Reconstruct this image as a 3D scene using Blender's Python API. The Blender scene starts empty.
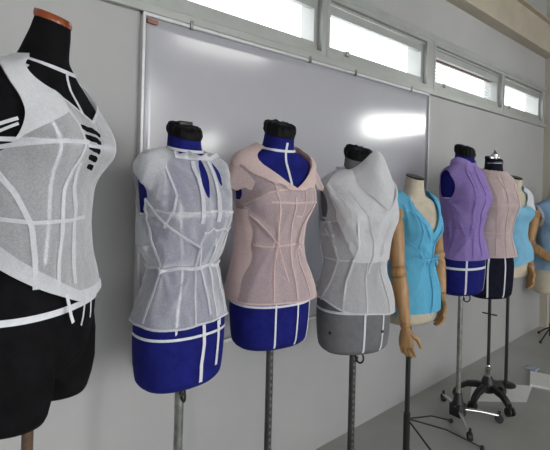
import bpy, bmesh, math, random
from mathutils import Vector, Matrix, noise
random.seed(7)
R = math.radians
COL = bpy.context.scene.collection

# ------------------------------------------------------------------ materials
def new_mat(name):
    m = bpy.data.materials.new(name); m.use_nodes = True
    nt = m.node_tree; nt.nodes.clear()
    out = nt.nodes.new('ShaderNodeOutputMaterial')
    return m, nt, out

def ramp_noise(nt, scale, detail, c0, c1, lo=.35, hi=.65, vec=None, rough=.6):
    n = nt.nodes.new('ShaderNodeTexNoise'); n.inputs['Scale'].default_value = scale
    n.inputs['Detail'].default_value = detail; n.inputs['Roughness'].default_value = rough
    if vec is None:
        tc = nt.nodes.new('ShaderNodeTexCoord'); vec = tc.outputs['Object']
    nt.links.new(vec, n.inputs['Vector'])
    r = nt.nodes.new('ShaderNodeValToRGB')
    r.color_ramp.elements[0].position = lo; r.color_ramp.elements[1].position = hi
    r.color_ramp.elements[0].color = c0 if len(c0) == 4 else (*c0, 1)
    r.color_ramp.elements[1].color = c1 if len(c1) == 4 else (*c1, 1)
    nt.links.new(n.outputs['Fac'], r.inputs['Fac'])
    return n, r

def solid(name, col, rough=.6, metal=0., var=.12, scale=30., bump=0., bscale=300., spec=.5, sheen=0.):
    m, nt, out = new_mat(name)
    b = nt.nodes.new('ShaderNodeBsdfPrincipled')
    c0 = tuple(c * (1 - var) for c in col); c1 = tuple(min(1, c * (1 + var)) for c in col)
    n, r = ramp_noise(nt, scale, 3, c0, c1)
    nt.links.new(r.outputs['Color'], b.inputs['Base Color'])
    b.inputs['Roughness'].default_value = rough; b.inputs['Metallic'].default_value = metal
    b.inputs['Specular IOR Level'].default_value = spec
    if sheen: b.inputs['Sheen Weight'].default_value = sheen
    if bump:
        tc = nt.nodes.new('ShaderNodeTexCoord')
        n2 = nt.nodes.new('ShaderNodeTexNoise'); n2.inputs['Scale'].default_value = bscale
        nt.links.new(tc.outputs['Object'], n2.inputs['Vector'])
        bp = nt.nodes.new('ShaderNodeBump'); bp.inputs['Strength'].default_value = bump
        bp.inputs['Distance'].default_value = .002
        nt.links.new(n2.outputs['Fac'], bp.inputs['Height']); nt.links.new(bp.outputs['Normal'], b.inputs['Normal'])
    nt.links.new(b.outputs[0], out.inputs[0])
    return m

def interfacing(name, col, alpha, var=.05, trans=.22, fibre=.07):
    """sheer non-woven interfacing: diffuse + translucent sheet with see-through between the fibres"""
    m, nt, out = new_mat(name)
    d = nt.nodes.new('ShaderNodeBsdfDiffuse'); t = nt.nodes.new('ShaderNodeBsdfTranslucent')
    tr = nt.nodes.new('ShaderNodeBsdfTransparent')
    c0 = tuple(c * (1 - var) for c in col)
    n, r = ramp_noise(nt, 90, 4, c0, col)
    nt.links.new(r.outputs['Color'], d.inputs['Color']); nt.links.new(r.outputs['Color'], t.inputs['Color'])
    tc = nt.nodes.new('ShaderNodeTexCoord')
    n2, r2 = ramp_noise(nt, 260, 5, (alpha - fibre,) * 3, (min(1, alpha + fibre),) * 3, .3, .7)
    bp = nt.nodes.new('ShaderNodeBump'); bp.inputs['Strength'].default_value = .8; bp.inputs['Distance'].default_value = .006
    n3 = nt.nodes.new('ShaderNodeTexNoise'); n3.inputs['Scale'].default_value = 16; n3.inputs['Detail'].default_value = 5; n3.inputs['Distortion'].default_value = 1.2
    nt.links.new(tc.outputs['Object'], n3.inputs['Vector'])
    nt.links.new(n3.outputs['Fac'], bp.inputs['Height'])
    nt.links.new(bp.outputs['Normal'], d.inputs['Normal']); nt.links.new(bp.outputs['Normal'], t.inputs['Normal'])
    m1 = nt.nodes.new('ShaderNodeMixShader'); m1.inputs[0].default_value = trans
    nt.links.new(d.outputs[0], m1.inputs[1]); nt.links.new(t.outputs[0], m1.inputs[2])
    m2 = nt.nodes.new('ShaderNodeMixShader')
    lw = nt.nodes.new('ShaderNodeLayerWeight'); lw.inputs['Blend'].default_value = .5
    pw = nt.nodes.new('ShaderNodeMath'); pw.operation = 'POWER'; pw.inputs[1].default_value = 1.6
    nt.links.new(lw.outputs['Facing'], pw.inputs[0])
    ma = nt.nodes.new('ShaderNodeMath'); ma.operation = 'MULTIPLY_ADD'; ma.use_clamp = True; ma.inputs[1].default_value = .45
    nt.links.new(pw.outputs[0], ma.inputs[0]); nt.links.new(r2.outputs['Color'], ma.inputs[2])
    nt.links.new(bp.outputs['Normal'], lw.inputs['Normal'])
    nt.links.new(ma.outputs[0], m2.inputs[0])
    nt.links.new(tr.outputs[0], m2.inputs[1]); nt.links.new(m1.outputs[0], m2.inputs[2])
    nt.links.new(m2.outputs[0], out.inputs[0])
    return m

M = {}
M['blue'] = solid('blue_jersey', (.010, .013, .150), .85, var=.18, bump=.4, spec=.15)
M['black'] = solid('black_jersey', (.006, .006, .007), .9, var=.25, bump=.4, spec=.1)
M['navy'] = solid('navy_jersey', (.010, .011, .022), .9, var=.2, bump=.4, spec=.12)
M['grey'] = solid('grey_jersey', (.17, .17, .18), .9, var=.08, bump=.4, spec=.1)
M['cream'] = solid('cream_canvas', (.60, .53, .42), .85, var=.06, bump=.4, spec=.1)
M['tape'] = solid('white_tape', (.72, .73, .78), .7, var=.05, scale=90, spec=.2)
M['cap_black'] = solid('black_gathered_cloth', (.005, .005, .006), .6, var=.3, bump=.5, bscale=120, spec=.14)
M['black_metal'] = solid('black_metal', (.012, .012, .013), .4, var=.2)
M['black_plastic'] = solid('black_plastic', (.015, .015, .016), .45, var=.2)
M['chrome'] = solid('chrome', (.72, .73, .74), .22, 1., var=.05)
M['steel'] = solid('worn_steel', (.26, .27, .25), .42, .8, var=.3, scale=25)
M['brown_wood'] = solid('dark_brown_wood', (.10, .055, .03), .5, var=.3)
M['red_wood'] = solid('red_brown_varnish', (.24, .055, .018), .22, var=.25, scale=12)
M['pin'] = M['black_plastic']

def wood_mat():
    m, nt, out = new_mat('pale_beech_wood')
    b = nt.nodes.new('ShaderNodeBsdfPrincipled')
    tc = nt.nodes.new('ShaderNodeTexCoord'); mp = nt.nodes.new('ShaderNodeMapping')
    mp.inputs['Scale'].default_value = (40, 40, 4)
    nt.links.new(tc.outputs['Object'], mp.inputs['Vector'])
    n, r = ramp_noise(nt, 1.5, 4, (.36, .19, .075), (.52, .31, .14), vec=mp.outputs['Vector'])
    nt.links.new(r.outputs['Color'], b.inputs['Base Color']); b.inputs['Roughness'].default_value = .45
    nt.links.new(b.outputs[0], out.inputs[0]); return m
M['wood'] = wood_mat()

def perforated_mat():
    m, nt, out = new_mat('perforated_steel')
    b = nt.nodes.new('ShaderNodeBsdfPrincipled')
    tc = nt.nodes.new('ShaderNodeTexCoord'); sep = nt.nodes.new('ShaderNodeSeparateXYZ')
    nt.links.new(tc.outputs['Object'], sep.inputs[0])
    def mth(op, a, v=None, v2=None):
        k = nt.nodes.new('ShaderNodeMath'); k.operation = op
        nt.links.new(a, k.inputs[0])
        if v is not None:
            if isinstance(v, float): k.inputs[1].default_value = v
            else: nt.links.new(v, k.inputs[1])
        return k.outputs[0]
    fz = mth('SUBTRACT', mth('FRACT', mth('MULTIPLY', sep.outputs['Z'], 45.)), .5)
    fz = mth('ABSOLUTE', fz)
    hz = mth('LESS_THAN', fz, .22)
    hx = mth('LESS_THAN', mth('ABSOLUTE', sep.outputs['X']), .0035)
    hole = mth('MULTIPLY', hz, hx)
    n, r = ramp_noise(nt, 25, 3, (.045, .047, .047), (.085, .088, .085))
    mix = nt.nodes.new('ShaderNodeMixRGB'); mix.inputs[2].default_value = (.16, .16, .16, 1)
    nt.links.new(hole, mix.inputs[0]); nt.links.new(r.outputs['Color'], mix.inputs[1])
    nt.links.new(mix.outputs[0], b.inputs['Base Color'])
    b.inputs['Roughness'].default_value = .45; b.inputs['Metallic'].default_value = .5
    nt.links.new(b.outputs[0], out.inputs[0]); return m
M['perf'] = perforated_mat()

WHITE = (.86, .87, .91)
M['white_f'] = interfacing('white_interfacing', WHITE, .47)
M['white_d'] = interfacing('white_interfacing_layers', (.84, .85, .89), .88, fibre=.06)
M['sheer_f'] = interfacing('sheer_white_interfacing', WHITE, .50)
M['pink_f'] = interfacing('pink_interfacing', (.90, .72, .70), .57)
M['pink_d'] = interfacing('pink_interfacing_layers', (.86, .68, .65), .93, fibre=.04)
M['pale_f'] = interfacing('greyish_white_interfacing', (.80, .80, .83), .66)
M['pale_d'] = interfacing('greyish_white_interfacing_layers', (.78, .78, .81), .95, fibre=.03)
M['sky_f'] = interfacing('sky_blue_interfacing', (.17, .58, .86), .88)
M['sky_d'] = interfacing('sky_blue_interfacing_layers', (.20, .62, .88), .97, fibre=.02)
M['purple_f'] = interfacing('purple_interfacing', (.40, .29, .68), .80)
M['purple_d'] = interfacing('purple_interfacing_layers', (.42, .31, .70), .96, fibre=.03)
M['blush_f'] = interfacing('blush_interfacing', (.88, .71, .70), .66)
M['blush_d'] = interfacing('blush_interfacing_layers', (.78, .62, .61), .93, fibre=.04)
for k_, c_, a_ in (('white', (.84, .85, .89), .72), ('pink', (.86, .68, .65), .78), ('pale', (.80, .80, .83), .92), ('sky', (.20, .62, .88), .9), ('purple', (.36, .25, .64), .85), ('blush', (.80, .64, .63), .8)):
    M[k_ + '_s'] = interfacing(k_ + '_seam_layers', c_, a_, fibre=.05)
M['light_f'] = interfacing('light_blue_interfacing', (.28, .62, .86), .92, fibre=.04)
M['denim_f'] = interfacing('mid_blue_interfacing', (.34, .54, .80), .92, fibre=.04)

# ------------------------------------------------------------------ helpers
def children(o): return [c for c in bpy.data.objects if c.parent is o]

def mesh_obj(name, verts, faces, mat, parent=None, smooth=True, loc=None, rotz=None):
    me = bpy.data.meshes.new(name); me.from_pydata([tuple(v) for v in verts], [], faces)
    me.update()
    bm = bmesh.new(); bm.from_mesh(me); bmesh.ops.recalc_face_normals(bm, faces=bm.faces)
    bm.to_mesh(me); bm.free()
    for p in me.polygons: p.use_smooth = smooth
    if smooth:
        try: me.set_sharp_from_angle(angle=R(48))
        except Exception: pass
    me.materials.append(mat)
    o = bpy.data.objects.new(name, me); COL.objects.link(o)
    if parent: o.parent = parent
    if loc: o.location = loc
    if rotz is not None: o.rotation_euler = (0, 0, rotz)
    return o

class MB:
    def __init__(s): s.v = []; s.f = []
    def add(s, verts, faces):
        k = len(s.v); s.v += [Vector(v) for v in verts]; s.f += [tuple(i + k for i in f) for f in faces]; return s
    def box(s, x0, x1, y0, y1, z0, z1, bev=0.):
        bm = bmesh.new()
        bmesh.ops.create_cube(bm, size=1)
        for v in bm.verts:
            v.co = Vector(((x0 + x1) / 2 + v.co.x * (x1 - x0), (y0 + y1) / 2 + v.co.y * (y1 - y0), (z0 + z1) / 2 + v.co.z * (z1 - z0)))
        if bev: bmesh.ops.bevel(bm, geom=bm.edges[:] , offset=bev, segments=2, affect='EDGES', profile=.5)
        bm.verts.index_update()
        s.add([v.co.copy() for v in bm.verts], [tuple(v.index for v in f.verts) for f in bm.faces]); bm.free(); return s
    def tube(s, pts, rad, n=14, cap=True, flat=1.):
        pts = [Vector(p) for p in pts]
        if not isinstance(rad, (list, tuple)): rad = [rad] * len(pts)
        rings = []; up = None
        for i, p in enumerate(pts):
            t = (pts[min(i + 1, len(pts) - 1)] - pts[max(i - 1, 0)]).normalized()
            if up is None:
                up = Vector((0, 0, 1)) if abs(t.z) < .9 else Vector((1, 0, 0))
            a = t.cross(up).normalized(); b = a.cross(t).normalized(); up = b
            rings.append([p + (a * math.cos(2 * math.pi * k / n) + b * flat * math.sin(2 * math.pi * k / n)) * rad[i] for k in range(n)])
        v = [q for r_ in rings for q in r_]; f = []
        for i in range(len(pts) - 1):
            for k in range(n):
                f.append((i * n + k, i * n + (k + 1) % n, (i + 1) * n + (k + 1) % n, (i + 1) * n + k))
        if cap:
            f.append(tuple(range(n))[::-1]); f.append(tuple((len(pts) - 1) * n + k for k in range(n)))
        return s.add(v, f)
    def lathe(s, prof, n=28, c=(0, 0), sx=1., sy=1.):
        v = []; f = []
        for r_, z in prof:
            for k in range(n):
                a = 2 * math.pi * k / n
                v.append((c[0] + sx * r_ * math.cos(a), c[1] + sy * r_ * math.sin(a), z))
        m = len(prof)
        for i in range(m - 1):
            for k in range(n):
                f.append((i * n + k, i * n + (k + 1) % n, (i + 1) * n + (k + 1) % n, (i + 1) * n + k))
        f.append(tuple(range(n))[::-1]); f.append(tuple((m - 1) * n + k for k in range(n)))
        return s.add(v, f)
    def xform(s, mat):
        s.v = [mat @ v for v in s.v]; return s
    def build(s, name, mat, parent=None, smooth=True, **k):
        return mesh_obj(name, s.v, s.f, mat, parent, smooth, **k)

def tag(o, label, cat, group=None):
    o['label'] = label; o['category'] = cat
    if group: o['group'] = group
    return o
def struct(o): o['kind'] = 'structure'; return o
def empty(name, loc, rz=0.):
    o = bpy.data.objects.new(name, None); COL.objects.link(o)
    o.location = loc; o.rotation_euler = (0, 0, rz); o.empty_display_size = .1
    return o

def spline(keys):
    """keys: rows (z, a, b, ...) -> function z -> tuple, Catmull-Rom with monotone-ish tangents"""
    zs = [k[0] for k in keys]; n = len(keys[0]) - 1
    def slope(i, c):
        if i == 0: return (keys[1][c] - keys[0][c]) / (zs[1] - zs[0])
        if i == len(keys) - 1: return (keys[-1][c] - keys[-2][c]) / (zs[-1] - zs[-2])
        d0 = (keys[i][c] - keys[i - 1][c]) / (zs[i] - zs[i - 1]); d1 = (keys[i + 1][c] - keys[i][c]) / (zs[i + 1] - zs[i])
        if d0 * d1 <= 0: return 0.
        return 2 * d0 * d1 / (d0 + d1)
    sl = [[slope(i, c) for c in range(1, n + 1)] for i in range(len(keys))]
    def f(z):
        z = min(max(z, zs[0]), zs[-1])
        i = 0
        while i < len(zs) - 2 and z > zs[i + 1]: i += 1
        h = zs[i + 1] - zs[i]; t = (z - zs[i]) / h
        h00 = 2 * t**3 - 3 * t**2 + 1; h10 = t**3 - 2 * t**2 + t; h01 = -2 * t**3 + 3 * t**2; h11 = t**3 - t**2
        return tuple(h00 * keys[i][c + 1] + h10 * h * sl[i][c] + h01 * keys[i + 1][c + 1] + h11 * h * sl[i + 1][c] for c in range(n))
    return f
def gs(x, s): return math.exp(-(x / s) ** 2)
def sm(x, a, b):
    t = min(1, max(0, (x - a) / (b - a))); return t * t * (3 - 2 * t)

# ------------------------------------------------------------------ dress-form body surface
#        z     half-w  front   back  fwd-shift
STD = [(.000, .138, .092, .112, 0), (.012, .147, .100, .120, 0), (.06, .154, .106, .128, 0), (.12, .158, .109, .130, 0),
       (.16, .158, .110, .126, 0), (.22, .147, .104, .110, 0), (.28, .126, .092, .088, 0), (.34, .110, .083, .076, 0),
       (.40, .122, .090, .085, 0), (.45, .138, .100, .096, 0), (.49, .146, .104, .102, 0), (.54, .152, .102, .106, 0),
       (.575, .157, .092, .104, 0), (.600, .160, .080, .098, 0), (.614, .154, .072, .091, 0), (.628, .138, .066, .082, 0),
       (.640, .112, .062, .073, 0), (.651, .084, .059, .064, .0), (.662, .065, .057, .057, .001), (.676, .058, .055, .052, .002),
       (.718, .053, .053, .048, .002)]
class Body:
    def __init__(s, keys=STD, ws=.90, zs=1., z0=0., bust=.034, bz=.485, tilt=.34, lean=0.): 
        s.tilt = tilt; s.lean = lean; s.k = spline(keys); s.ws = ws; s.zs = zs; s.z0 = z0; s.bust = bust; s.bz = bz; s.ztop = keys[-1][0]; s.zbot = keys[0][0]
    def P(s, th, z):
        a, bf, bb, sh = s.k(z); t = R(th)
        si, co = math.sin(t), math.cos(t); e = 2 / 2.25
        x = a * math.copysign(abs(si) ** e, si); b = bf if co >= 0 else bb
        y = -b * math.copysign(abs(co) ** e, co)
        if s.bust and co > 0:
            for sg in (-1, 1):
                g = s.bust * gs(th - sg * 33, 24) * math.exp(-((z - s.bz) / (.07 if z > s.bz else .052)) ** 2)
                x += g * si * .75; y -= g * co
            y -= s.bust * .30 * gs(th, 16) * gs(z - s.bz, .05)
        sh += s.lean * sm(z, .60, s.ztop)
        return Vector((x * s.ws, (y - sh) * s.ws, s.z0 + z * s.zs + s.tilt * y * s.ws * sm(z, s.ztop - .075, s.ztop)))
    def N(s, th, z):
        dt = s.P(th + 1.5, z) - s.P(th - 1.5, z); dz = s.P(th, z + .003) - s.P(th, z - .003)
        n = dt.cross(dz)
        return n.normalized() if n.length > 1e-9 else Vector((0, 0, 1))
    def S(s, th, z, off=0.):
        return s.P(th, z) + s.N(th, z) * off
    def mesh(s, name, mat, parent, nt=64):
        zl = []; z = s.zbot
        while z < s.ztop - 1e-6:
            zl.append(z); z += .004 if (z > .58 or z < .03) else .0125
        zl.append(s.ztop)
        v = [s.P(360 * k / nt, z) for z in zl for k in range(nt)]; m = len(zl); f = []
        for i in range(m - 1):
            for k in range(nt):
                f.append((i * nt + k, i * nt + (k + 1) % nt, (i + 1) * nt + (k + 1) % nt, (i + 1) * nt + k))
        # slightly rounded underside
        base = len(v); c = sum((v[k] for k in range(nt)), Vector()) / nt
        for k in range(nt): v.append(c + (v[k] - c) * .93 + Vector((0, 0, -.006)))
        for k in range(nt): f.append((k, base + k, base + (k + 1) % nt, (k + 1) % nt))
        f.append(tuple(base + k for k in range(nt))); f.append(tuple((m - 1) * nt + k for k in range(nt)))
        return mesh_obj(name, v, f, mat, parent)

class Drape:
    """cloth lying over a body: the body's surface plus ease and wrinkles"""
    def __init__(s, body, ease, wr=.003, seed=0, fx=14, fz=7, folds=()):
        s.folds = folds; s.b = body; s.e = ease; s.wr = wr; s.seed = seed; s.fx = fx; s.fz = fz
    def P(s, th, z):
        p = s.b.P(th, z); n = s.b.N(th, z)
        q = Vector((p.x * s.fx + s.seed, p.y * s.fx, (p.z + .35 * p.x) * s.fz))
        w = s.wr * (noise.noise(q) + .6 * noise.noise(q * 2.3) )
        q2 = Vector((p.x * s.fx * .55 + s.seed * 3, p.y * s.fx * .55, (p.z * .6 - .5 * p.x) * s.fz))
        w += s.wr * 1.5 * ((1 - abs(noise.noise(q2)) * 1.6) ** 3 - .3)
        for t0, z0, t1, z1, amp, wd in s.folds:      # pinched folds running between two points
            ax, ay, bx, by = t0, z0 * 300, t1, z1 * 300; px, py = th, z * 300
            L2 = (bx - ax) ** 2 + (by - ay) ** 2; u = min(1, max(0, ((px - ax) * (bx - ax) + (py - ay) * (by - ay)) / L2))
            d2 = (px - ax - u * (bx - ax)) ** 2 + (py - ay - u * (by - ay)) ** 2
            if d2 < 9 * wd * wd: w += amp * math.exp(-d2 / (wd * (.5 + u)) ** 2) * (1 - u * u * .8)
        return p + n * max(.0025, s.e(th, z) + w)
    def N(s, th, z):
        dt = s.P(th + 1.5, z) - s.P(th - 1.5, z); dz = s.P(th, z + .004) - s.P(th, z - .004)
        n = dt.cross(dz)
        return n.normalized() if n.length > 1e-9 else Vector((0, 0, 1))
    def S(s, th, z, off=0.):
        return s.P(th, z) + (s.N(th, z) * off if off else Vector())

def patch(surf, t0, t1, z0, z1, nu, nv, keep, off=0.):
    """grid patch on a surface, cut cleanly along keep(th, z) = 0; returns verts, faces"""
    V = []; F = []; cache = {}
    T = [t0 + (t1 - t0) * i / nu for i in range(nu + 1)]; Z = [z0 + (z1 - z0) * j / nv for j in range(nv + 1)]
    fv = [[keep(t, z) for z in Z] for t in T]
    def vert(i, j):
        k = (i, j)
        if k not in cache: cache[k] = len(V); V.append(surf.S(T[i], Z[j], off))
        return cache[k]
    def cut(p, q):
        k = (min(p, q), max(p, q))
        if k not in cache:
            (i, j), (k2, l) = k; a, b = fv[i][j], fv[k2][l]; u = a / (a - b)
            cache[k] = len(V); V.append(surf.S(T[i] + (T[k2] - T[i]) * u, Z[j] + (Z[l] - Z[j]) * u, off))
        return cache[k]
    for i in range(nu):
        for j in range(nv):
            cs = [(i, j), (i + 1, j), (i + 1, j + 1), (i, j + 1)]
            g = [fv[a][b] > 0 for a, b in cs]
            if not any(g): continue
            poly = []
            for n in range(4):
                p, q = cs[n], cs[(n + 1) % 4]
                if g[n]: poly.append(vert(*p))
                if g[n] != g[(n + 1) % 4]: poly.append(cut(p, q))
            if len(poly) > 2: F.append(tuple(poly))
    return V, F

def densify(pts, step=.012):
    out = []
    for (t0, z0), (t1, z1) in zip(pts, pts[1:]):
        n = max(1, int(max(abs(t1 - t0) / 5, abs(z1 - z0) / step)))
        for i in range(n): out.append((t0 + (t1 - t0) * i / n, z0 + (z1 - z0) * i / n))
    return out + [pts[-1]]
def ribbon3(pts, nrm, w, th=.0009, mb=None):
    """thin closed strip along 3D points with face normals nrm"""
    mb = mb or MB(); v = []; n = len(pts)
    for i, (p, m) in enumerate(zip(pts, nrm)):
        t = (pts[min(i + 1, n - 1)] - pts[max(i - 1, 0)]).normalized(); s_ = m.cross(t).normalized() * (w / 2)
        v += [p - s_, p + s_, p + s_ + m * th, p - s_ + m * th]
    f = []
    for i in range(n - 1):
        for k in range(4):
            f.append((4 * i + k, 4 * i + (k + 1) % 4, 4 * i + 4 + (k + 1) % 4, 4 * i + 4 + k))
    f += [(3, 2, 1, 0), tuple(4 * (n - 1) + k for k in range(4))]
    return mb.add(v, f)
def tape(surf, pts, w, off, name, mat, parent, th=.0009):
    d = densify(pts)
    return ribbon3([surf.S(t, z, off) for t, z in d], [surf.N(t, z) for t, z in d], w, th).build(name, mat, parent, smooth=False)
def ring(z0, z1=None, t0=-180, t1=180):
    """tape path round the body; z1 = height at the front"""
    z1 = z0 if z1 is None else z1
    return [(t, z0 + (z1 - z0) * (.5 + .5 * math.cos(R(t)))) for t in range(t0, t1 + 1, 6)]
def armhole(th, z, w=26, zc=.545, h=.066, side=None):
    if side == 'r' and th > 0: return 1
    if side == 'l' and th < 0: return 1
    return ((abs(th) - 92) / w) ** 2 + ((z - zc) / h) ** 2 - 1

# ------------------------------------------------------------------ the room
WY = 1.405          # plane of the long wall
EX = 4.56           # plane of the end wall
def wall_mat():
    m, nt, out = new_mat('grey_wall_paint')
    b = nt.nodes.new('ShaderNodeBsdfPrincipled')
    n, r = ramp_noise(nt, 1.2, 5, (.40, .40, .405), (.46, .46, .46), .3, .7)
    nt.links.new(r.outputs['Color'], b.inputs['Base Color']); b.inputs['Roughness'].default_value = .55
    b.inputs['Specular IOR Level'].default_value = .3
    tc = nt.nodes.new('ShaderNodeTexCoord')
    n2 = nt.nodes.new('ShaderNodeTexNoise'); n2.inputs['Scale'].default_value = 60
    nt.links.new(tc.outputs['Object'], n2.inputs['Vector'])
    bp = nt.nodes.new('ShaderNodeBump'); bp.inputs['Strength'].default_value = .06
    nt.links.new(n2.outputs['Fac'], bp.inputs['Height']); nt.links.new(bp.outputs['Normal'], b.inputs['Normal'])
    nt.links.new(b.outputs[0], out.inputs[0]); return m
M['wall'] = wall_mat()
M['end_wall'] = solid('beige_wall_paint', (.50, .46, .39), .6, var=.06, scale=2)
M['frame'] = solid('aluminium_frame', (.40, .41, .40), .45, .25, var=.06, scale=6)
M['blind'] = solid('brown_blind_rail', (.22, .15, .13), .6, var=.1)
M['board_frame'] = solid('white_board_edging', (.62, .62, .63), .4, .2, var=.04)
M['beam'] = solid('beige_painted_steel', (.50, .45, .36), .55, var=.08, scale=5)
M['deck'] = solid('dark_ceiling_sheet', (.22, .22, .21), .6, var=.1)
def floor_mat():
    m, nt, out = new_mat('grey_concrete_floor')
    b = nt.nodes.new('ShaderNodeBsdfPrincipled')
    n, r = ramp_noise(nt, 2.5, 8, (.37, .375, .35), (.45, .455, .43), .3, .7)
    nt.links.new(r.outputs['Color'], b.inputs['Base Color']); b.inputs['Roughness'].default_value = .38
    b.inputs['Specular IOR Level'].default_value = .4
    nt.links.new(b.outputs[0], out.inputs[0]); return m
M['floor'] = floor_mat()
def board_mat():
    m, nt, out = new_mat('glossy_whiteboard')
    b = nt.nodes.new('ShaderNodeBsdfPrincipled')
    n, r = ramp_noise(nt, 1.5, 4, (.43, .43, .475), (.47, .47, .515), .3, .7)
    nt.links.new(r.outputs['Color'], b.inputs['Base Color'])
    b.inputs['Roughness'].default_value = .15; b.inputs['Specular IOR Level'].default_value = .8
    nt.links.new(b.outputs[0], out.inputs[0]); return m
M['board'] = board_mat()
def glass_mat():
    m, nt, out = new_mat('window_glass')
    t = nt.nodes.new('ShaderNodeBsdfTransparent'); g = nt.nodes.new('ShaderNodeBsdfGlossy'); g.inputs['Roughness'].default_value = .02
    t.inputs[0].default_value = (.97, .98, .98, 1)
    mx = nt.nodes.new('ShaderNodeMixShader'); mx.inputs[0].default_value = .06
    nt.links.new(t.outputs[0], mx.inputs[1]); nt.links.new(g.outputs[0], mx.inputs[2]); nt.links.new(mx.outputs[0], out.inputs[0]); return m
M['glass'] = glass_mat()

WT = .14
ZS, ZT = 1.765, 2.055    # window band
X0 = -2.2
struct(MB().box(-6, 9, -9, 1.6, -.1, 0).build('floor', M['floor'], smooth=False))
mb = MB(); mb.box(X0, EX + .2, WY, WY + WT, 0, ZS).box(X0, EX + .2, WY, WY + WT, ZT, 2.95)
mb.box(X0, -.40, WY, WY + WT, ZS, ZT).box(4.45, EX + .2, WY, WY + WT, ZS, ZT)
struct(mb.build('wall_left', M['wall'], smooth=False))
BAYS = [(-.40, .60), (.62, 1.585), (1.60, 2.50), (2.56, 3.575), (3.59, 4.45)]
for i, (a, b) in enumerate(BAYS):
    w = empty('window_%d' % (i + 1), ((a + b) / 2, WY, ZS)); struct(w)
    L = (b - a) / 2
    f = MB()
    # outer frame, a little proud of the wall
    f.box(-L, L, -.012, WT - .02, 0, .022).box(-L, L, -.012, WT - .02, ZT - ZS - .022, ZT - ZS)
    f.box(-L, -L + .020, -.012, WT - .02, .022, ZT - ZS - .022).box(L - .020, L, -.012, WT - .02, .022, ZT - ZS - .022)
    f.box(-L + .02, L - .02, .006, .010, ZT - ZS - .034, ZT - ZS - .022)   # track lip
    f.build('window_frame', M['frame'], w, smooth=False)
    s = MB(); z0, z1 = .022, ZT - ZS - .034; r_ = .042
    s.box(-L + .02, L - .02, .014, .038, z0, z0 + r_).box(-L + .02, L - .02, .014, .038, z1 - r_, z1)
    s.box(-L + .02, -L + .045, .014, .038, z0 + r_, z1 - r_).box(L - .046, L - .02, .014, .038, z0 + r_, z1 - r_)
    so = s.build('sash', M['frame'], w, smooth=False)
    MB().box(-L + .042, L - .043, .024, .028, z0 + r_ - .004, z1 - r_ + .004).build('pane', M['glass'], w, smooth=False)
    if i == 3:      # a blind drawn up behind this pane
        bl = MB().box(-L + .03, L - .03, .060, .085, z1 - .040, z1 - .002, .003)
        bl.build('blind', M['blind'], w, smooth=False)
        sl = MB()
        for k in range(7): sl.box(-L + .04, L - .04, .066, .082, z1 - .055 - k * .022, z1 - .053 - k * .022)
        sl.build('slats', M['board_frame'], w, smooth=False)
    lt = MB().box(-L + .16, -L + .185, .002, .016, z0 + .022, z0 + .046, .004)
    lt.build('latch', M['frame'], so)
# sill ledge and head trim running along the wall
struct(MB().box(-.5, EX, WY - .022, WY + .01, 1.735, ZS, .003).build('trim_1', M['frame'], smooth=False))
struct(MB().box(-.5, EX, WY - .016, WY + .01, ZT, ZT + .035, .003).build('trim_2', M['frame'], smooth=False))
for i, (a, b) in enumerate(((.60, .62), (1.585, 1.60), (2.50, 2.56), (3.575, 3.59))):
    struct(MB().box(a, b, WY - .010, WY + WT - .02, ZS, ZT).build('trim_%d' % (i + 4), M['frame'], smooth=False))
# end wall with its own band of high windows
mb = MB()
EW = [(-.66, .26), (-4.7, -3.5)]
ZL, ZH = 1.73, 2.03
mb.box(EX, EX + .14, -7, WY + .14, 0, ZL).box(EX, EX + .14, -7, WY + .14, ZH, 2.95)
ys = [-7] + [v for ab in sorted(EW) for v in ab] + [WY + .14]
for a, b in zip(ys[::2], ys[1::2]): mb.box(EX, EX + .14, a, b, ZL, ZH)
struct(mb.build('wall_end', M['end_wall'], smooth=False))
struct(MB().box(X0 - .14, X0, -5.5, WY + WT, 0, 2.95).build('added_wall_back', M['wall'], smooth=False))  # unseen wall behind the camera, added to cut light on the left end
for i, (a, b) in enumerate(EW):
    w = empty('window_%d' % (i + 6), (EX, (a + b) / 2, ZL)); struct(w); L = (b - a) / 2; hh = ZH - ZL
    f = MB(); f.box(-.01, .1, -L, L, 0, .02).box(-.01, .1, -L, L, hh - .02, hh)
    f.box(-.01, .1, -L, -L + .02, .02, hh - .02).box(-.01, .1, L - .02, L, .02, hh - .02).box(.02, .06, -L * .1 - .01, -L * .1 + .01, .02, hh - .02)
    f.build('window_frame', M['frame'], w, smooth=False)
    MB().box(.04, .044, -L + .02, L - .02, .02, hh - .02).build('pane', M['glass'], w, smooth=False)
# corner post where the two walls meet
struct(MB().box(EX - .05, EX + .02, WY - .06, WY + .02, 0, 2.95).build('trim_3', M['end_wall'], smooth=False))
# painted steel channel running under the roof
mb = MB(); BZ = 2.338
mb.box(X0, EX, WY - .085, WY + .02, BZ, BZ + .014).box(X0, EX, WY - .050, WY + .02, BZ + .014, BZ + .265).box(X0, EX, WY - .085, WY + .02, BZ + .265, BZ + .28)
struct(mb.build('beam', M['beam'], smooth=False))
# ribbed roof sheet
mb = MB(); prof = []; y = WY + .1
x = X0
pts = []
while x < EX + .1:
    pts += [(x, 2.95), (x + .07, 2.95), (x + .09, 2.90), (x + .15, 2.90)]; x += .17
n = len(pts); v = [(a, WY + .1, b) for a, b in pts] + [(a, -5.5, b) for a, b in pts] + [(a, WY + .1, b + .02) for a, b in pts] + [(a, -5.5, b + .02) for a, b in pts]
f = [(i, i + 1, n + i + 1, n + i) for i in range(n - 1)] + [(2 * n + i, 3 * n + i, 3 * n + i + 1, 2 * n + i + 1) for i in range(n - 1)]
struct(mb.add(v, f).build('ceiling', M['deck'], smooth=False))

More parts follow.
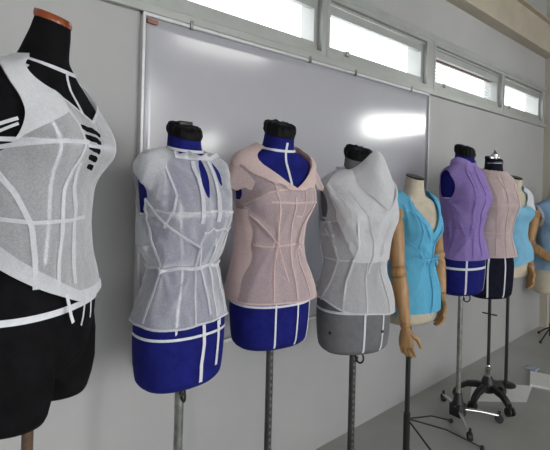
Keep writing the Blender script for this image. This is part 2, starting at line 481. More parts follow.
# whiteboard
wb = empty('whiteboard', (.703, WY, .603)); tag(wb, 'wide glossy whiteboard screwed to the grey wall behind the dress forms', 'whiteboard')
BL, BH = 1.803, 1.132
v = []; f = []; nx, nz = 60, 30
for i in range(nx + 1):
    for j in range(nz + 1):
        u, q = i / nx, j / nz
        z_ = .008 + q * (BH - .016)
        twist = .0045 * sm(u, .72, 1.) * math.tanh((z_ - .78) / .16) * min(1, 6 * (BH - z_), 6 * z_)
        v.append((.008 + u * (BL - .016), -.012 - max(-.008, .0035 * noise.noise(Vector((u * 3.1, q * 1.7, 4.2))) + twist), z_))
for i in range(nx):
    for j in range(nz):
        k = i * (nz + 1) + j; f.append((k, k + nz + 1, k + nz + 2, k + 1))
bd = mesh_obj('writing_surface', v, f, M['board'], wb)
sd = bd.modifiers.new('Solidify', 'SOLIDIFY'); sd.thickness = .004; sd.offset = -1
fr = MB(); fr.box(0, BL, -.02, -.001, 0, .012, .002).box(0, BL, -.02, -.001, BH - .012, BH, .002).box(0, .010, -.022, -.001, 0, BH, .002).box(BL - .010, BL, -.022, -.001, 0, BH, .002)
fr.build('edging', M['board_frame'], wb, smooth=False)
for x in (.18, .78, 1.10, 1.60):
    MB().box(x - .006, x + .006, -.026, -.012, BH - .016, BH + .012, .002).build('clip', M['steel'], wb, smooth=False)
M['sticker'] = solid('red_brown_sticker', (.30, .13, .10), .5, var=.2)
MB().box(.014, .052, -.0250, -.0155, BH - .034, BH - .020, .001).build('maker_sticker', M['sticker'], wb, smooth=False)

# ------------------------------------------------------------------ stands
def pole(parent, z0, z1, r_, mat, knob=True, kr=0., top=(0, 0)):
    n = 9
    p = MB().tube([(top[0] * i / n, top[1] * i / n, z0 + (z1 - z0) * i / n) for i in range(n + 1)], r_, 18).build('pole', mat, parent)
    if knob:
        k = MB(); c = Vector((0, -r_ - .016, z1 - .075 + .03))
        q = [c + Vector((0, .017 * math.cos(a), .020 * math.sin(a))) for a in [2 * math.pi * i / 18 for i in range(19)]]
        k.tube(q, .0035, 8); k.tube([(0, -r_ + .002, z1 - .05), (0, -r_ - .008, z1 - .05)], .006, 10)
        ko = k.build('lock_ring', M['black_metal'], parent); ko.rotation_euler = (0, 0, kr)
    return p
def tube_base(parent, angs, length=.24, rotz=0.):
    h = MB().lathe([(.020, .028), (.036, .03), (.038, .05), (.034, .075), (.024, .10), (.019, .135), (.017, .14)], 20)
    h.box(-.032, .032, -.032, .032, .022, .085, .006)
    h.build('hub', M['black_plastic'], parent)
    for a in angs:
        d = Vector((math.cos(R(a)), math.sin(R(a)), 0))
        lg = MB().tube([d * .03 + Vector((0, 0, .055)), d * (length * .55) + Vector((0, 0, .050)), d * length + Vector((0, 0, .036))], [.010, .0095, .009], 12)
        lo = lg.build('leg', M['chrome'], parent)
        e = d * (length + .004); s_ = Vector((-d.y, d.x, 0))
        w = MB().tube([e + s_ * -.010 + Vector((0, 0, .020)), e + s_ * .010 + Vector((0, 0, .020))], .020, 18)
        w.tube([e + Vector((0, 0, .024)), e + Vector((0, 0, .058))], .007, 10)
        w.build('caster', M['black_plastic'], lo)
def tripod(parent, r_, mat, angs, hub=.13, reach=.30, lr=.0055):
    MB().tube([(0, 0, .03), (0, 0, hub + .03)], r_ * 1.35, 16).build('collar', mat, parent)
    for a in angs:
        if isinstance(a, tuple): a, reach = a
        d = Vector((math.cos(R(a)), math.sin(R(a)), 0))
        l = MB().tube([d * r_ + Vector((0, 0, hub)), d * (reach * .5) + Vector((0, 0, hub * .62)), d * reach + Vector((0, 0, .010))], lr, 10)
        lo = l.build('leg', mat, parent)
        MB().lathe([(.008, 0), (.010, .004), (.009, .016), (.004, .020)], 12, c=(d.x * reach, d.y * reach)).build('rubber_foot', M['black_plastic'], lo)

def gathered_cap(body, parent, h=.040, bar=False, seed=0):
    """black gathered cloth over the neck with a round lid"""
    zt = body.ztop; v = []; f = []; nt = 56
    prof = [(1.04, -.006), (1.07, .000), (1.09, .006), (1.08, h * .55), (1.02, h * .85), (.82, h), (.50, h * 1.02), (.2, h * .98)]
    c = sum((body.P(k * 30, zt) for k in range(12)), Vector()) / 12
    for i, (s_, dz) in enumerate(prof):
        for k in range(nt):
            a = 360 * k / nt; p = body.P(a, zt) - c
            g = 1 + (.045 * math.sin(R(a) * 15 + seed) * min(1, i / 2) * (1 if i < 6 else .5)) + .05 * noise.noise(Vector((p.x * 45, p.y * 45, i * .7 + seed)))
            v.append(c + Vector((p.x * s_ * g, p.y * s_ * g, p.z * s_ + dz + .006 * noise.noise(Vector((p.x * 60, p.y * 60, seed))) * min(1, i / 3))))
    for i in range(len(prof) - 1):
        for k in range(nt): f.append((i * nt + k, i * nt + (k + 1) % nt, (i + 1) * nt + (k + 1) % nt, (i + 1) * nt + k))
    f.append(tuple(range(nt))[::-1]); f.append(tuple((len(prof) - 1) * nt + k for k in range(nt)))
    cap = mesh_obj('neck_cap', v, f, M['cap_black'], parent)
    if bar:
        b = MB().box(c.x - .022, c.x + .022, c.y - .008, c.y + .008, c.z + h - .002, c.z + h + .010, .002)
        b.build('handle', M['black_metal'], cap)
    return cap
def disc_cap(body, parent, mat, h=.012, grow=1.04, edge=None):
    zt = body.ztop; nt = 40; v = []; f = []
    c = sum((body.P(k * 30, zt) for k in range(12)), Vector()) / 12
    prof = [(.96, -.001), (grow, .001), (grow * 1.02, h * .5), (grow * .97, h), (.6, h * 1.05)]
    for s_, dz in prof:
        for k in range(nt):
            p = body.P(360 * k / nt, zt) - c; v.append(c + Vector((p.x * s_, p.y * s_, p.z * s_ + dz)))
    for i in range(len(prof) - 1):
        for k in range(nt): f.append((i * nt + k, i * nt + (k + 1) % nt, (i + 1) * nt + (k + 1) % nt, (i + 1) * nt + k))
    f.append(tuple(range(nt))[::-1]); f.append(tuple((len(prof) - 1) * nt + k for k in range(nt)))
    return mesh_obj('neck_cap', v, f, mat, parent)

def neck_tapes(body, parent, y=True):
    tape(body, [(t, .664 + .020 * (.5 - .5 * math.cos(R(t)))) for t in range(-180, 181, 8)], .007, .0012, 'neckline_tape', M['tape'], parent)
def std_tapes(body, parent, hip=(.155, .150), verts=(-55, -28, 0, 28, 55), zend=.005, w=.0075):
    tape(body, ring(*hip), w * 1.15, .0010, 'hip_tape', M['tape'], parent)
    tape(body, ring(.345), w, .0010, 'waist_tape', M['tape'], parent)
    tape(body, ring(.485), w, .0010, 'bust_tape', M['tape'], parent)
    for t in verts:
        k = 1 if t == 0 else 0
        pts = [(t, zend), (t, .16), (t * .86, .34), (t * 1.05, .485), (t * 1.0, .52)]
        tape(body, pts, w, .0016, 'centre_front_tape' if t == 0 else 'princess_tape', M['tape'], parent)

# ------------------------------------------------------------------ wooden jointed arms
def hand_mesh(mb, p, d, palm_n, side, s=1.):
    """wrist point p, pointing direction d, palm facing palm_n; thumb on the 'side' direction"""
    p = Vector(p); d = Vector(d).normalized(); n = Vector(palm_n); n = (n - d * n.dot(d)).normalized(); sd_ = Vector(side); sd_ = (sd_ - d * sd_.dot(d) - n * sd_.dot(n)).normalized()
    # palm: a flattened tapering tube
    rows = [(.0, .017, .013), (.02, .026, .014), (.05, .033, .014), (.075, .034, .012), (.085, .031, .009)]
    v = []; f = []; nt = 16
    for l, a, b in rows:
        for k in range(nt):
            t = 2 * math.pi * k / nt; v.append(p + (d * l + sd_ * a * math.cos(t) + n * b * math.sin(t)) * s)
    for i in range(len(rows) - 1):
        for k in range(nt): f.append((i * nt + k, i * nt + (k + 1) % nt, (i + 1) * nt + (k + 1) % nt, (i + 1) * nt + k))
    f.append(tuple(range(nt))[::-1]); f.append(tuple((len(rows) - 1) * nt + k for k in range(nt)))
    mb.add(v, f)
    for off, ln, r_ in ((.024, .066, .0080), (.008, .074, .0084), (-.008, .070, .0082), (-.023, .054, .0072)):
        b0 = p + (d * .074 + sd_ * off) * s
        pts = [b0]; ang = 12
        for fr in (.42, .32, .26):
            dd = d * math.cos(R(ang)) + n * math.sin(R(ang)) + sd_ * off * 2
            pts.append(pts[-1] + dd * ln * fr * s); ang += 24
        mb.tube(pts, [r_ * s, r_ * .95 * s, r_ * .85 * s, r_ * .6 * s], 10)
    b0 = p + (d * .028 + sd_ * .022) * s
    q = b0 + (d * .6 + sd_ * .72 + n * .25) * .034 * s; q2 = q + (d * .88 + sd_ * .25 + n * .4) * .026 * s; q3 = q2 + (d * .9 + n * .45) * .018 * s
    mb.tube([b0, q, q2, q3], [.0105 * s, .0095 * s, .0085 * s, .006 * s], 10)
def wooden_arm(parent, sh, el, wr, hd, pn, side, s=1.):
    sh, el, wr = Vector(sh), Vector(el), Vector(wr)
    MB().lathe([(.006, -.036), (.024, -.030), (.034, -.012), (.036, .004), (.030, .022), (.016, .034), (.005, .037)], 22).xform(Matrix.Translation(sh) @ Matrix.Scale(s, 4)).build('shoulder_joint', M['wood'], parent)
    def limb(a, b, prof, name):
        return MB().tube([a + (b - a) * t for t, _ in prof], [r_ * s for _, r_ in prof], 20).build(name, M['wood'], parent)
    limb(sh, el, [(.06, .026), (.12, .033), (.30, .036), (.55, .034), (.78, .031), (.88, .032), (.905, .028)], 'upper_arm')
    limb(el + (sh - el) * .10, el + (wr - el) * .10, [(0, .022), (.12, .030), (.3, .034), (.5, .036), (.7, .034), (.88, .030), (1, .022)], 'elbow_joint')
    limb(el, wr, [(.095, .028), (.13, .033), (.3, .034), (.6, .029), (.9, .023), (.95, .021)], 'forearm')
    d = Vector(hd).normalized()
    limb(wr + (el - wr) * .06, wr + d * .012 * s, [(0, .016), (.2, .022), (.5, .024), (.8, .022), (1, .016)], 'wrist_joint')
    h = MB(); hand_mesh(h, wr + d * .006 * s, d, pn, side, s); h.build('hand', M['wood'], parent)

# ------------------------------------------------------------------ FORMS AND GARMENTS
def form(loc, heading, name='dress_form'):
    return empty(name, (loc[0], loc[1], 0), R(heading + 90))
def blouse(o, name='blouse'):
    g = empty(name, (o.location.x, o.location.y, 0), o.rotation_euler.z); return g
def stand_collar(surf, t0, t1, zb, h, flare, mat, parent, name='collar', ruf=.004, n=50, nv=7, seed=0, jag=.006):
    v = []; f = []
    for i in range(n + 1):
        t = t0 + (t1 - t0) * i / n; b = surf.S(t, zb(t), .001); c = surf.S(t, zb(t)) ; rad = Vector((b.x, b.y, 0)).normalized()
        for j in range(nv + 1):
            u = j / nv; q = noise.noise(Vector((t * .06, u * 1.5, seed)))
            hh = h(t) * u + jag * u * noise.noise(Vector((t * .17, seed, 2)))
            v.append(b + Vector((0, 0, hh)) + rad * (flare(t) * u ** 1.4 + ruf * u * (q + .7 * math.sin(t * .12 + seed + u))))
    for i in range(n):
        for j in range(nv): k = i * (nv + 1) + j; f.append((k, k + nv + 1, k + nv + 2, k + 1))
    return mesh_obj(name, v, f, mat, parent)
def seam(surf, pts, mat, parent, w=.008, off=.0015, name='seam'):
    key = mat.name.split('_')[0]; key = {'greyish': 'pale'}.get(key, key)
    return tape(surf, pts, w * .85, off, name, M.get(key + '_s', mat), parent, th=.0016)
def edge_path(keep, ths, zlo, zhi, n=60):
    """heights where keep crosses zero for each angle, for binding strips"""
    out = []
    for t in ths:
        pz = None
        for i in range(n + 1):
            z = zhi + (zlo - zhi) * i / n; k = keep(t, z)
            if k > 0: out.append((t, z)); break
    return out
def arm_ring(w, zc, h, side=-1, c=92):
    return [(side * (c + w * math.cos(a)), zc + h * math.sin(a)) for a in [2 * math.pi * i / 40 for i in range(41)]]
def hang(pts, w, name, mat, parent, nrm):
    P_ = []
    pts = [Vector(p) for p in pts]
    for a, b in zip(pts, pts[1:]):
        for i in range(5): P_.append(a + (b - a) * i / 5)
    P_.append(pts[-1])
    return ribbon3(P_, [Vector(nrm).normalized()] * len(P_), w).build(name, mat, parent, smooth=False)

# ---- 1: black form with thighs, nearest the camera
K1 = [(.00, .128, .080, .122, 0), (.03, .148, .100, .138, 0), (.08, .160, .108, .142, 0), (.14, .165, .112, .138, 0), (.20, .157, .110, .122, 0), (.26, .140, .102, .102, 0),
      (.33, .124, .094, .088, 0), (.39, .130, .098, .094, 0), (.44, .140, .104, .102, 0), (.49, .148, .108, .108, 0), (.54, .154, .106, .110, 0),
      (.575, .160, .096, .108, 0), (.600, .163, .084, .100, 0), (.616, .156, .076, .092, 0), (.632, .138, .071, .082, 0), (.648, .108, .066, .073, .002),
      (.664, .078, .060, .062, .007), (.684, .055, .050, .048, .013), (.715, .046, .043, .041, .022), (.742, .040, .038, .036, .030), (.764, .036, .035, .033, .034)]
f1 = form((.290, 1.018), -50)
tag(f1, 'black headless dress form with thighs and a red-brown wooden neck cap, nearest the camera', 'dress form')
b1 = Body(K1, .93, .905, .815, .040, .495)
b1.mesh('torso', M['black'], f1)
for sx in (-1, 1):
    th = MB(); v = []; f = []; nt = 36
    rows = [(.12, .076, .105, .080), (.06, .080, .112, .081), (.0, .079, .112, .081), (-.035, .076, .106, .080), (-.062, .072, .098, .078), (-.072, .068, .092, .077), (-.074, .06, .085, .077)]
    for dz, a, b, cx in rows:
        for k in range(nt):
            t = 2 * math.pi * k / nt; v.append((sx * cx * .93 + a * .93 * math.cos(t), .012 + b * .93 * math.sin(t), .815 + dz))
    for i in range(len(rows) - 1):
        for k in range(nt): f.append((i * nt + k, i * nt + (k + 1) % nt, (i + 1) * nt + (k + 1) % nt, (i + 1) * nt + k))
    f.append(tuple(range(nt))[::-1]); f.append(tuple((len(rows) - 1) * nt + k for k in range(nt)))
    mesh_obj('thigh', v, f, M['black'], f1)
cap = disc_cap(b1, f1, M['red_wood'], .015, 1.05); cap['label'] = 'varnished red-brown wooden neck cap'
pole(f1, .06, .815, .011, M['brown_wood'], knob=False)
tripod(f1, .011, M['brown_wood'], (20, 140, 260))
tape(b1, ring(.145, .150), .012, .0012, 'hip_tape', M['tape'], f1)
tape(b1, [(t, .655 + .034 * (.5 - .5 * math.cos(R(t)))) for t in range(-180, 181, 6)], .0075, .0012, 'neckline_tape', M['tape'], f1)
tape(b1, [(0, .655), (0, .60), (0, .545)], .0075, .0016, 'centre_front_tape', M['tape'], f1)
tape(b1, [(-36, .25), (-32, .33), (-34, .495), (-44, .60), (-56, .648)], .0075, .0016, 'princess_tape', M['tape'], f1)
tape(b1, [(36, .15), (32, .33), (34, .495), (44, .60), (56, .648)], .0075, .0016, 'princess_tape', M['tape'], f1)
tape(b1, ring(.495), .008, .0012, 'bust_tape', M['tape'], f1)
tape(b1, [(-125, .530), (-100, .518), (-80, .520), (-60, .535)], .006, .0014, 'armhole_tape', M['tape'], f1)
tape(b1, [(-125, .505), (-100, .500), (-80, .506), (-60, .525)], .005, .0014, 'armhole_tape', M['tape'], f1)

g1 = blouse(f1); tag(g1, 'sheer white sleeveless blouse with a slanting hem, pinned on the black form nearest the camera', 'blouse')
def ease1(th, z):
    return .005 + .008 * gs(z - .33, .06) + .004 * sm(z, .30, .12) * (1 + .4 * math.cos(R(th * 5))) + .012 * gs(z - .40, .05) * gs(th + 80, 40)
D1 = Drape(b1, ease1, .003, 3.1)
hem1 = lambda th: .300 - .138 * min(1, max(0, (th + 118) / 112)) - .004 * sm(th, -20, 10) + .03 * sm(th, 20, 90)
neck1 = lambda th: min(.672, .545 + .0017 * abs(th - 2)) if abs(th) < 76 else .672 + .008 * sm(abs(th), 76, 140)
def keep1(th, z):
    r = min((z - hem1(th)) * 10, (neck1(th) - z) * 10, armhole(th + 5 * (th < 0) * -1, z, 33, .552, .084) * .5)
    # ladder of small cut-outs beside the centre front
    for i in range(5):
        zc = .525 - i * .0175
        r = min(r, (((th + 2 - i * 1.2) / (11 - i * 1.5)) ** 4 + ((z - zc + .0006 * (th + 2)) / .0064) ** 4 - 1) * .2)
    return r
v, f = patch(D1, -180, 180, .12, .70, 210, 150, keep1)
mesh_obj('bodice', v, f, M['sheer_f'], g1)
# wide white facing from shoulder to armhole point
def convex(poly):
    """signed inside-ness of a convex polygon in (angle, height), heights scaled to degrees"""
    q = [(t, z * 300) for t, z in poly]; ar = sum(q[i - 1][0] * q[i][1] - q[i][0] * q[i - 1][1] for i in range(len(q)))
    def f(th, z):
        x, y = th, z * 300; m = 1e9
        for i in range(len(q)):
            (x0, y0), (x1, y1) = q[i - 1], q[i]
            c = ((x1 - x0) * (y - y0) - (y1 - y0) * (x - x0)) / math.hypot(x1 - x0, y1 - y0)
            m = min(m, c if ar > 0 else -c)
        return m / 10
    return f
FP = convex([(-104, .69), (-76, .69), (-20, .600), (-24, .552), (-88, .452), (-100, .458)])
def keepf(th, z): return min((neck1(th) + .001 - z) * 10, armhole(th + 5 * (th < 0) * -1, z, 33, .552, .084) * .5, FP(th, z))
v, f = patch(D1, -125, -10, .44, .69, 80, 80, keepf, .004); mesh_obj('facing', v, f, M['white_d'], g1)
seam(D1, [(-88, .475), (-60, .487), (-32, .497), (-8, .500)], M['white_d'], g1, .009)
seam(D1, [(-24, .556), (-18, .535), (-12, .50), (-16, .46), (-22, .40), (-24, .30), (-26, .19)], M['white_d'], g1, .010)
seam(D1, [(-88, .475), (-82, .40), (-80, .34), (-84, .235)], M['white_d'], g1, .011)
seam(D1, [(-86, .46), (-66, .40), (-52, .33), (-46, .26), (-44, .205)], M['white_d'], g1, .011)
seam(D1, [(-12, .46), (-9, .38), (-8, .30), (-9, .20)], M['white_d'], g1, .012)
seam(D1, [(-80, .345), (-50, .335), (-20, .335), (5, .34)], M['white_d'], g1, .008)
seam(D1, [(t, hem1(t) + .003) for t in range(-110, 60, 6)], M['white_d'], g1, .007, name='hem')
seam(D1, [(t, neck1(t) - .003) for t in range(-74, 76, 3)], M['white_d'], g1, .007, name='neck_binding')
def dangle(D, th, z, ln, w, mat, g, name='loose_tie', sway=.01):
    p = D.S(th, z, .003); n = D.N(th, z); n = Vector((n.x, n.y, 0)).normalized()
    s_ = Vector((-n.y, n.x, 0))
    return hang([p, p + Vector((0, 0, -ln * .4)) + s_ * sway * .3 + n * .004, p + Vector((0, 0, -ln * .75)) + s_ * sway * .6 + n * .006, p + Vector((0, 0, -ln)) + s_ * sway + n * .008], w, name, mat, g, n)
v, f = patch(D1, -125, 60, .12, .36, 90, 60, lambda th, z: min((z - hem1(th)) * 10, (hem1(th) + .022 + .00022 * max(0, -th) - z) * 10), .0025); mesh_obj('hem_facing', v, f, M['white_s'], g1)
dangle(D1, -19, .185, .055, .007, M['tape'], g1)
dangle(D1, -1, .175, .055, .005, M['tape'], g1, sway=-.03)
dangle(D1, 6, .170, .045, .004, M['tape'], g1, sway=-.02)

# ---- 2: blue form, white blouse
f2 = form((.705, 1.121), -87); tag(f2, 'royal blue dress form wearing the white tied blouse, beside the black form', 'dress form', 'blue dress forms')
b2 = Body(STD, .83, .935, .656, lean=-.010)
b2.mesh('torso', M['blue'], f2); gathered_cap(b2, f2, .026, True, 1)
std_tapes(b2, f2, (.150, .146), verts=(-30, 30), zend=.25, w=.006); tape(b2, [(t, .668 + .012 * (.5 - .5 * math.cos(R(t)))) for t in range(-180, 181, 8)], .008, .0012, 'neckline_tape', M['tape'], f2)
pole(f2, .05, .665, .0125, M['steel'], kr=R(-15)); tube_base(f2, (40, 160, 280), .15)
g2 = blouse(f2); tag(g2, 'white sleeveless blouse with a gathered neck frill and waist tie, on a blue form', 'blouse')
def ease2(th, z):
    return .006 + .012 * gs(z - .38, .06) - .004 * gs(z - .338, .018) + .001 * sm(z, .30, .17) + .012 * gs(abs(th) - 92, 30) * sm(z, .54, .60) + .006 * gs(z - .42, .05) + .020 * gs(th + 74, 20) * gs(z - .622, .022)
D2 = Drape(b2, ease2, .0052, 9.4, 18, 9, [(-60, .34, -40, .42, .006, 4), (-60, .34, -20, .39, .006, 3.5), (-60, .34, -90, .40, .005, 4), (-60, .33, -40, .25, .006, 4), (-60, .33, -66, .22, .006, 4), (-9, .41, -34, .48, .006, 4), (-9, .41, 0, .50, .005, 3.5), (-8, .40, -4, .28, .006, 3), (14, .40, 18, .26, .006, 3), (16, .42, 24, .52, .005, 3.5), (-80, .50, -50, .56, .005, 4), (-76, .47, -40, .46, .006, 4), (-20, .30, -50, .20, .005, 5)])
hem2 = lambda th: .176 + .004 * math.sin(R(th * 3))
neck2 = lambda th: .652 + .014 * sm(abs(th), 40, 120) - .012 * gs(th, 30)
def keep2(th, z):
    gap = 1e9 if z > .70 else ((th - 2) / 4.5) ** 2 + ((z - .585) / .055) ** 2 - 1
    gap2 = ((th - 27) / 4.0) ** 2 + ((z - .60) / .034) ** 2 - 1
    return min((z - hem2(th)) * 10, (neck2(th) - z) * 10, armhole(th - 8 * (th < 0) * -1, z, 22, .545, .066) * .5, gap * .3, gap2 * .3)
v, f = patch(D2, -180, 180, .15, .69, 210, 150, keep2); mesh_obj('bodice', v, f, M['white_f'], g2)
def keep2b(th, z): return min(armhole(th + 8, z, 22, .545, .066) * .5, (-44 - th) / 10, (th + 106) / 10, (z - .53 - .0022 * (-th - 60)) * 10, (.654 - z) * 10)
v, f = patch(D2, -110, -40, .5, .66, 40, 50, keep2b, .004); mesh_obj('shoulder_yoke', v, f, M['white_f'], g2)
stand_collar(D2, -38, 40, lambda t: .640 - .004 * math.cos(R(t * 2)), lambda t: .016 + .004 * math.sin(t * .3), lambda t: .018, M['white_d'], g2, 'neck_frill', .011, 80, 7, 2, .007)
for (t0, zt) in ((-8, .63), (14, .635)):
    stv = [(t0, zt), (t0 + 2, .58), (t0 + 1, .53), (t0 - 2, .47)]
    seam(D2, stv, M['white_d'], g2, .014, .004, 'front_frill')
seam(D2, [(-80, .53), (-58, .487), (-32, .445), (-9, .41), (-4, .36), (2, .30), (8, .24), (10, .20)], M['white_d'], g2, .007, .003)
seam(D2, [(-80, .53), (-76, .46), (-66, .40), (-60, .345), (-68, .27), (-76, .19)], M['white_d'], g2, .008, .003)
seam(D2, [(-60, .50), (-40, .492), (-15, .492), (10, .495), (40, .49)], M['white_d'], g2, .007, .0015)
seam(D2, [(-56, .655), (-40, .60), (-34, .54), (-38, .50), (-48, .46)], M['white_d'], g2, .007)
seam(D2, [(14, .43), (14, .36), (18, .28), (20, .19)], M['white_d'], g2, .006)
seam(D2, [(-8, .40), (-8, .33), (-7, .26), (-7, .18)], M['white_d'], g2, .006)
seam(D2, [(38, .46), (34, .38), (36, .28), (40, .19)], M['white_d'], g2, .006)
seam(D2, [(t, .338 + .004 * math.sin(t * .15)) for t in range(-120, 121, 6)], M['white_d'], g2, .010, .004, 'waist_tie')
seam(D2, [(t, .452 + .004 * math.sin(t * .4)) for t in range(-6, 38, 4)], M['white_d'], g2, .006, .004, 'gathering_thread')
seam(D2, [(t, hem2(t) + .003) for t in range(-180, 181, 8)], M['white_f'], g2, .006, name='hem')
kn = MB(); 
for i in range(3):
    kn.tube([D2.S(-62 + i * 2, .342 - i * .004, .004), D2.S(-60, .338, .010), D2.S(-57 - i * 2, .334 + i * .004, .004)], [.003, .006, .003], 8)
kn.build('tie_knot', M['white_d'], g2)
def outer2(th, z, off): return b2.S(th, z, off)
tape(b2, [(2, .175), (3, .12), (1, .06), (2, .012)], .010, .0030, 'loose_tape', M['tape'], f2)
tape(b2, [(25, .175), (26, .13), (25, .08), (25, .045)], .010, .0030, 'loose_tape', M['tape'], f2)

# ---- 3: blue form, pink blouse
f3 = form((1.043, 1.120), -99); tag(f3, 'royal blue dress form on a dark pole wearing the pink collared blouse', 'dress form', 'blue dress forms')
b3 = Body(STD, .87, .935, .688, lean=.024)
b3.mesh('torso', M['blue'], f3); gathered_cap(b3, f3, .034, False, 5)
std_tapes(b3, f3, (.152, .142), verts=(-16, 14, 44), w=.006); 
tape(b3, [(t, .655 + .018 * (.5 - .5 * math.cos(R(t)))) for t in range(-180, 181, 8)], .008, .0012, 'neckline_tape', M['tape'], f3)
tape(b3, [(0, .51), (0, .60), (0, .655), (0, .695)], .008, .0018, 'throat_tape', M['tape'], f3)
pole(f3, .05, .70, .0120, M['perf'], knob=False); tube_base(f3, (20, 140, 260), .15)
g3 = blouse(f3); tag(g3, 'pink sleeveless blouse with a wide frayed-edge V collar, on a blue form', 'blouse')
def ease3(th, z):
    return .005 + .006 * gs(z - .36, .06) + .014 * sm(z, .30, .16) + .010 * gs(abs(th) - 92, 30) * sm(z, .54, .62)
D3 = Drape(b3, ease3, .0028, 21.7, 12, 6, [(-72, .465, -24, .52, .006, 3.5), (-72, .465, -18, .36, .006, 4), (-66, .45, -34, .47, .004, 5), (-18, .35, -22, .47, .005, 3), (-18, .34, -8, .24, .006, 3.5), (-18, .34, -30, .24, .004, 4), (20, .345, 12, .25, .005, 3.5), (20, .345, 30, .46, .005, 3.5), (-60, .34, -40, .33, .004, 4), (22, .34, 44, .26, .005, 4)])
hem3 = lambda th: .158 - .004 * math.cos(R(th))
neck3 = lambda th: min(.652, .525 + .0019 * abs(th - 4)) if abs(th) < 72 else .652 + .012 * sm(abs(th), 72, 130)
def keep3(th, z): return min((z - hem3(th)) * 10, (neck3(th) - z) * 10, armhole(th, z, 14, .515, .030) * .5)
v, f = patch(D3, -180, 180, .14, .69, 210, 150, keep3); mesh_obj('bodice', v, f, M['pink_f'], g3)
def keep3c(th, z):
    jag = .010 * noise.noise(Vector((th * .12, z * 40, 3))) + .004 * noise.noise(Vector((th * .5, z * 90, 1)))
    w = .020 + .035 * sm(abs(th), 0, 55)
    return min((neck3(th) + .002 - z) * 10, (z - (neck3(th) - w + jag)) * 10)
v, f = patch(D3, -120, 120, .52, .68, 180, 70, keep3c, .007); mesh_obj('collar', v, f, M['pink_d'], g3)
# frayed cap sleeves: flared strips off both shoulder ends
for sd in (-1, 1):
    v = []; f = []; n, nv = 26, 6
    for i in range(n + 1):
        t = sd * (50 + 80 * i / n); zz = .606 - .060 * ((i / n - .5) * 2) ** 2
        p = D3.S(t, zz, .003); d = Vector((sd * .50, -.05, -.85)).normalized()
        for j in range(nv + 1):
            u = j / nv
            v.append(p + d * (.080 * u * (1 - .7 * ((i / n - .5) * 2) ** 2) + .008 * u * noise.noise(Vector((i * .7, sd, 3)))) + Vector((0, 0, -.004 * u + .005 * u * math.sin(i * .9))))
    for i in range(n):
        for j in range(nv): k = i * (nv + 1) + j; f.append((k, k + nv + 1, k + nv + 2, k + 1))
    mesh_obj('cap_sleeve', v, f, M['pink_f'], g3)
def keep3s(th, z): return min((z - hem3(th) - .004) * 10, (-61 - 12 * sm(z, .30, .16) - 2 * math.sin(z * 60) - th) / 10, (th + 118) / 10, (.462 - z) * 10)
D3s = Drape(b3, lambda th, z: .010 + .024 * gs(z - .34, .10) + .008 * sm(z, .30, .16), .002, 5.5, 12, 6)
v, f = patch(D3s, -125, -50, .14, .48, 40, 70, keep3s, 0); so = mesh_obj('side_panel', v, f, M['pink_d'], g3)
for p in ([(-78, .47), (-55, .485), (-30, .515), (-6, .525)], [(-74, .465), (-50, .425), (-28, .375), (-18, .345), (-8, .285), (-2, .22)], [(-22, .52), (-17, .44), (-19, .35), (-22, .26), (-22, .165)],
          [(2, .50), (3, .42), (5, .34), (6, .25), (6, .165)], [(34, .52), (26, .43), (20, .345), (24, .25), (26, .165)], [(-65, .34), (-35, .335), (0, .34), (40, .345)], [(-30, .485), (0, .482), (40, .485)],
          [(-24, .55), (-22, .50)], [(-26, .345), (-22, .36), (-18, .33), (-16, .28)], [(6, .44), (16, .44), (17, .52)]):
    seam(D3, p, M['pink_d'], g3, .006)
seam(D3, [(t, hem3(t) + .003) for t in range(-180, 181, 8)], M['pink_d'], g3, .006, name='hem')

# ---- 4: grey form, greyish-white blouse with tall wrap collar
f4 = form((1.395, 1.052), -112); tag(f4, 'grey dress form on a perforated steel pole wearing the tall-collared white blouse', 'dress form')
b4 = Body(STD, .88, .965, .610)
b4.mesh('torso', M['grey'], f4); gathered_cap(b4, f4, .032, False, 9)
std_tapes(b4, f4, (.156, .150), verts=(-4, 26), w=.0075); pole(f4, .05, .62, .0125, M['perf'], kr=R(25)); tube_base(f4, (70, 190, 310), .16)
for t in (-62, 26):
    c = b4.S(t, .075); n = b4.N(t, .075)
    MB().tube([c - n * .002, c + n * .003, c + n * .0045], [.006, .0055, .003], 14).build('pin_head', M['pin'], f4)
g4 = blouse(f4); tag(g4, 'greyish-white sleeveless blouse with a tall wrapped collar, on the grey form', 'blouse')
def ease4(th, z):
    return .008 + .014 * gs(z - .36, .07) + .010 * sm(z, .30, .17) + .006 * gs(abs(th) - 92, 34) * sm(z, .54, .62) + .004 * gs(z - .55, .05)
D4 = Drape(b4, ease4, .0036, 33.1, 14, 7, [(-66, .60, -30, .47, .007, 3), (-60, .57, -10, .47, .006, 3.5), (30, .56, -5, .44, .007, 4), (-20, .40, -40, .50, .005, 4), (20, .36, 30, .50, .006, 4), (20, .34, 10, .24, .005, 4), (-30, .33, -44, .22, .006, 4), (-76, .42, -100, .44, .005, 4), (-66, .40, -80, .52, .006, 4), (50, .60, 20, .50, .007, 4)])
hem4 = lambda th: .192 - .040 * sm(th, -80, -20) - .012 * sm(th, -20, 40)
neck4 = lambda th: .655 + .010 * sm(abs(th), 60, 120)
def keep4(th, z): return min((z - hem4(th)) * 10, (neck4(th) - z) * 10, armhole(th, z, 20, .535, .060) * .5)
v, f = patch(D4, -180, 180, .12, .69, 210, 150, keep4); mesh_obj('bodice', v, f, M['pale_f'], g4)
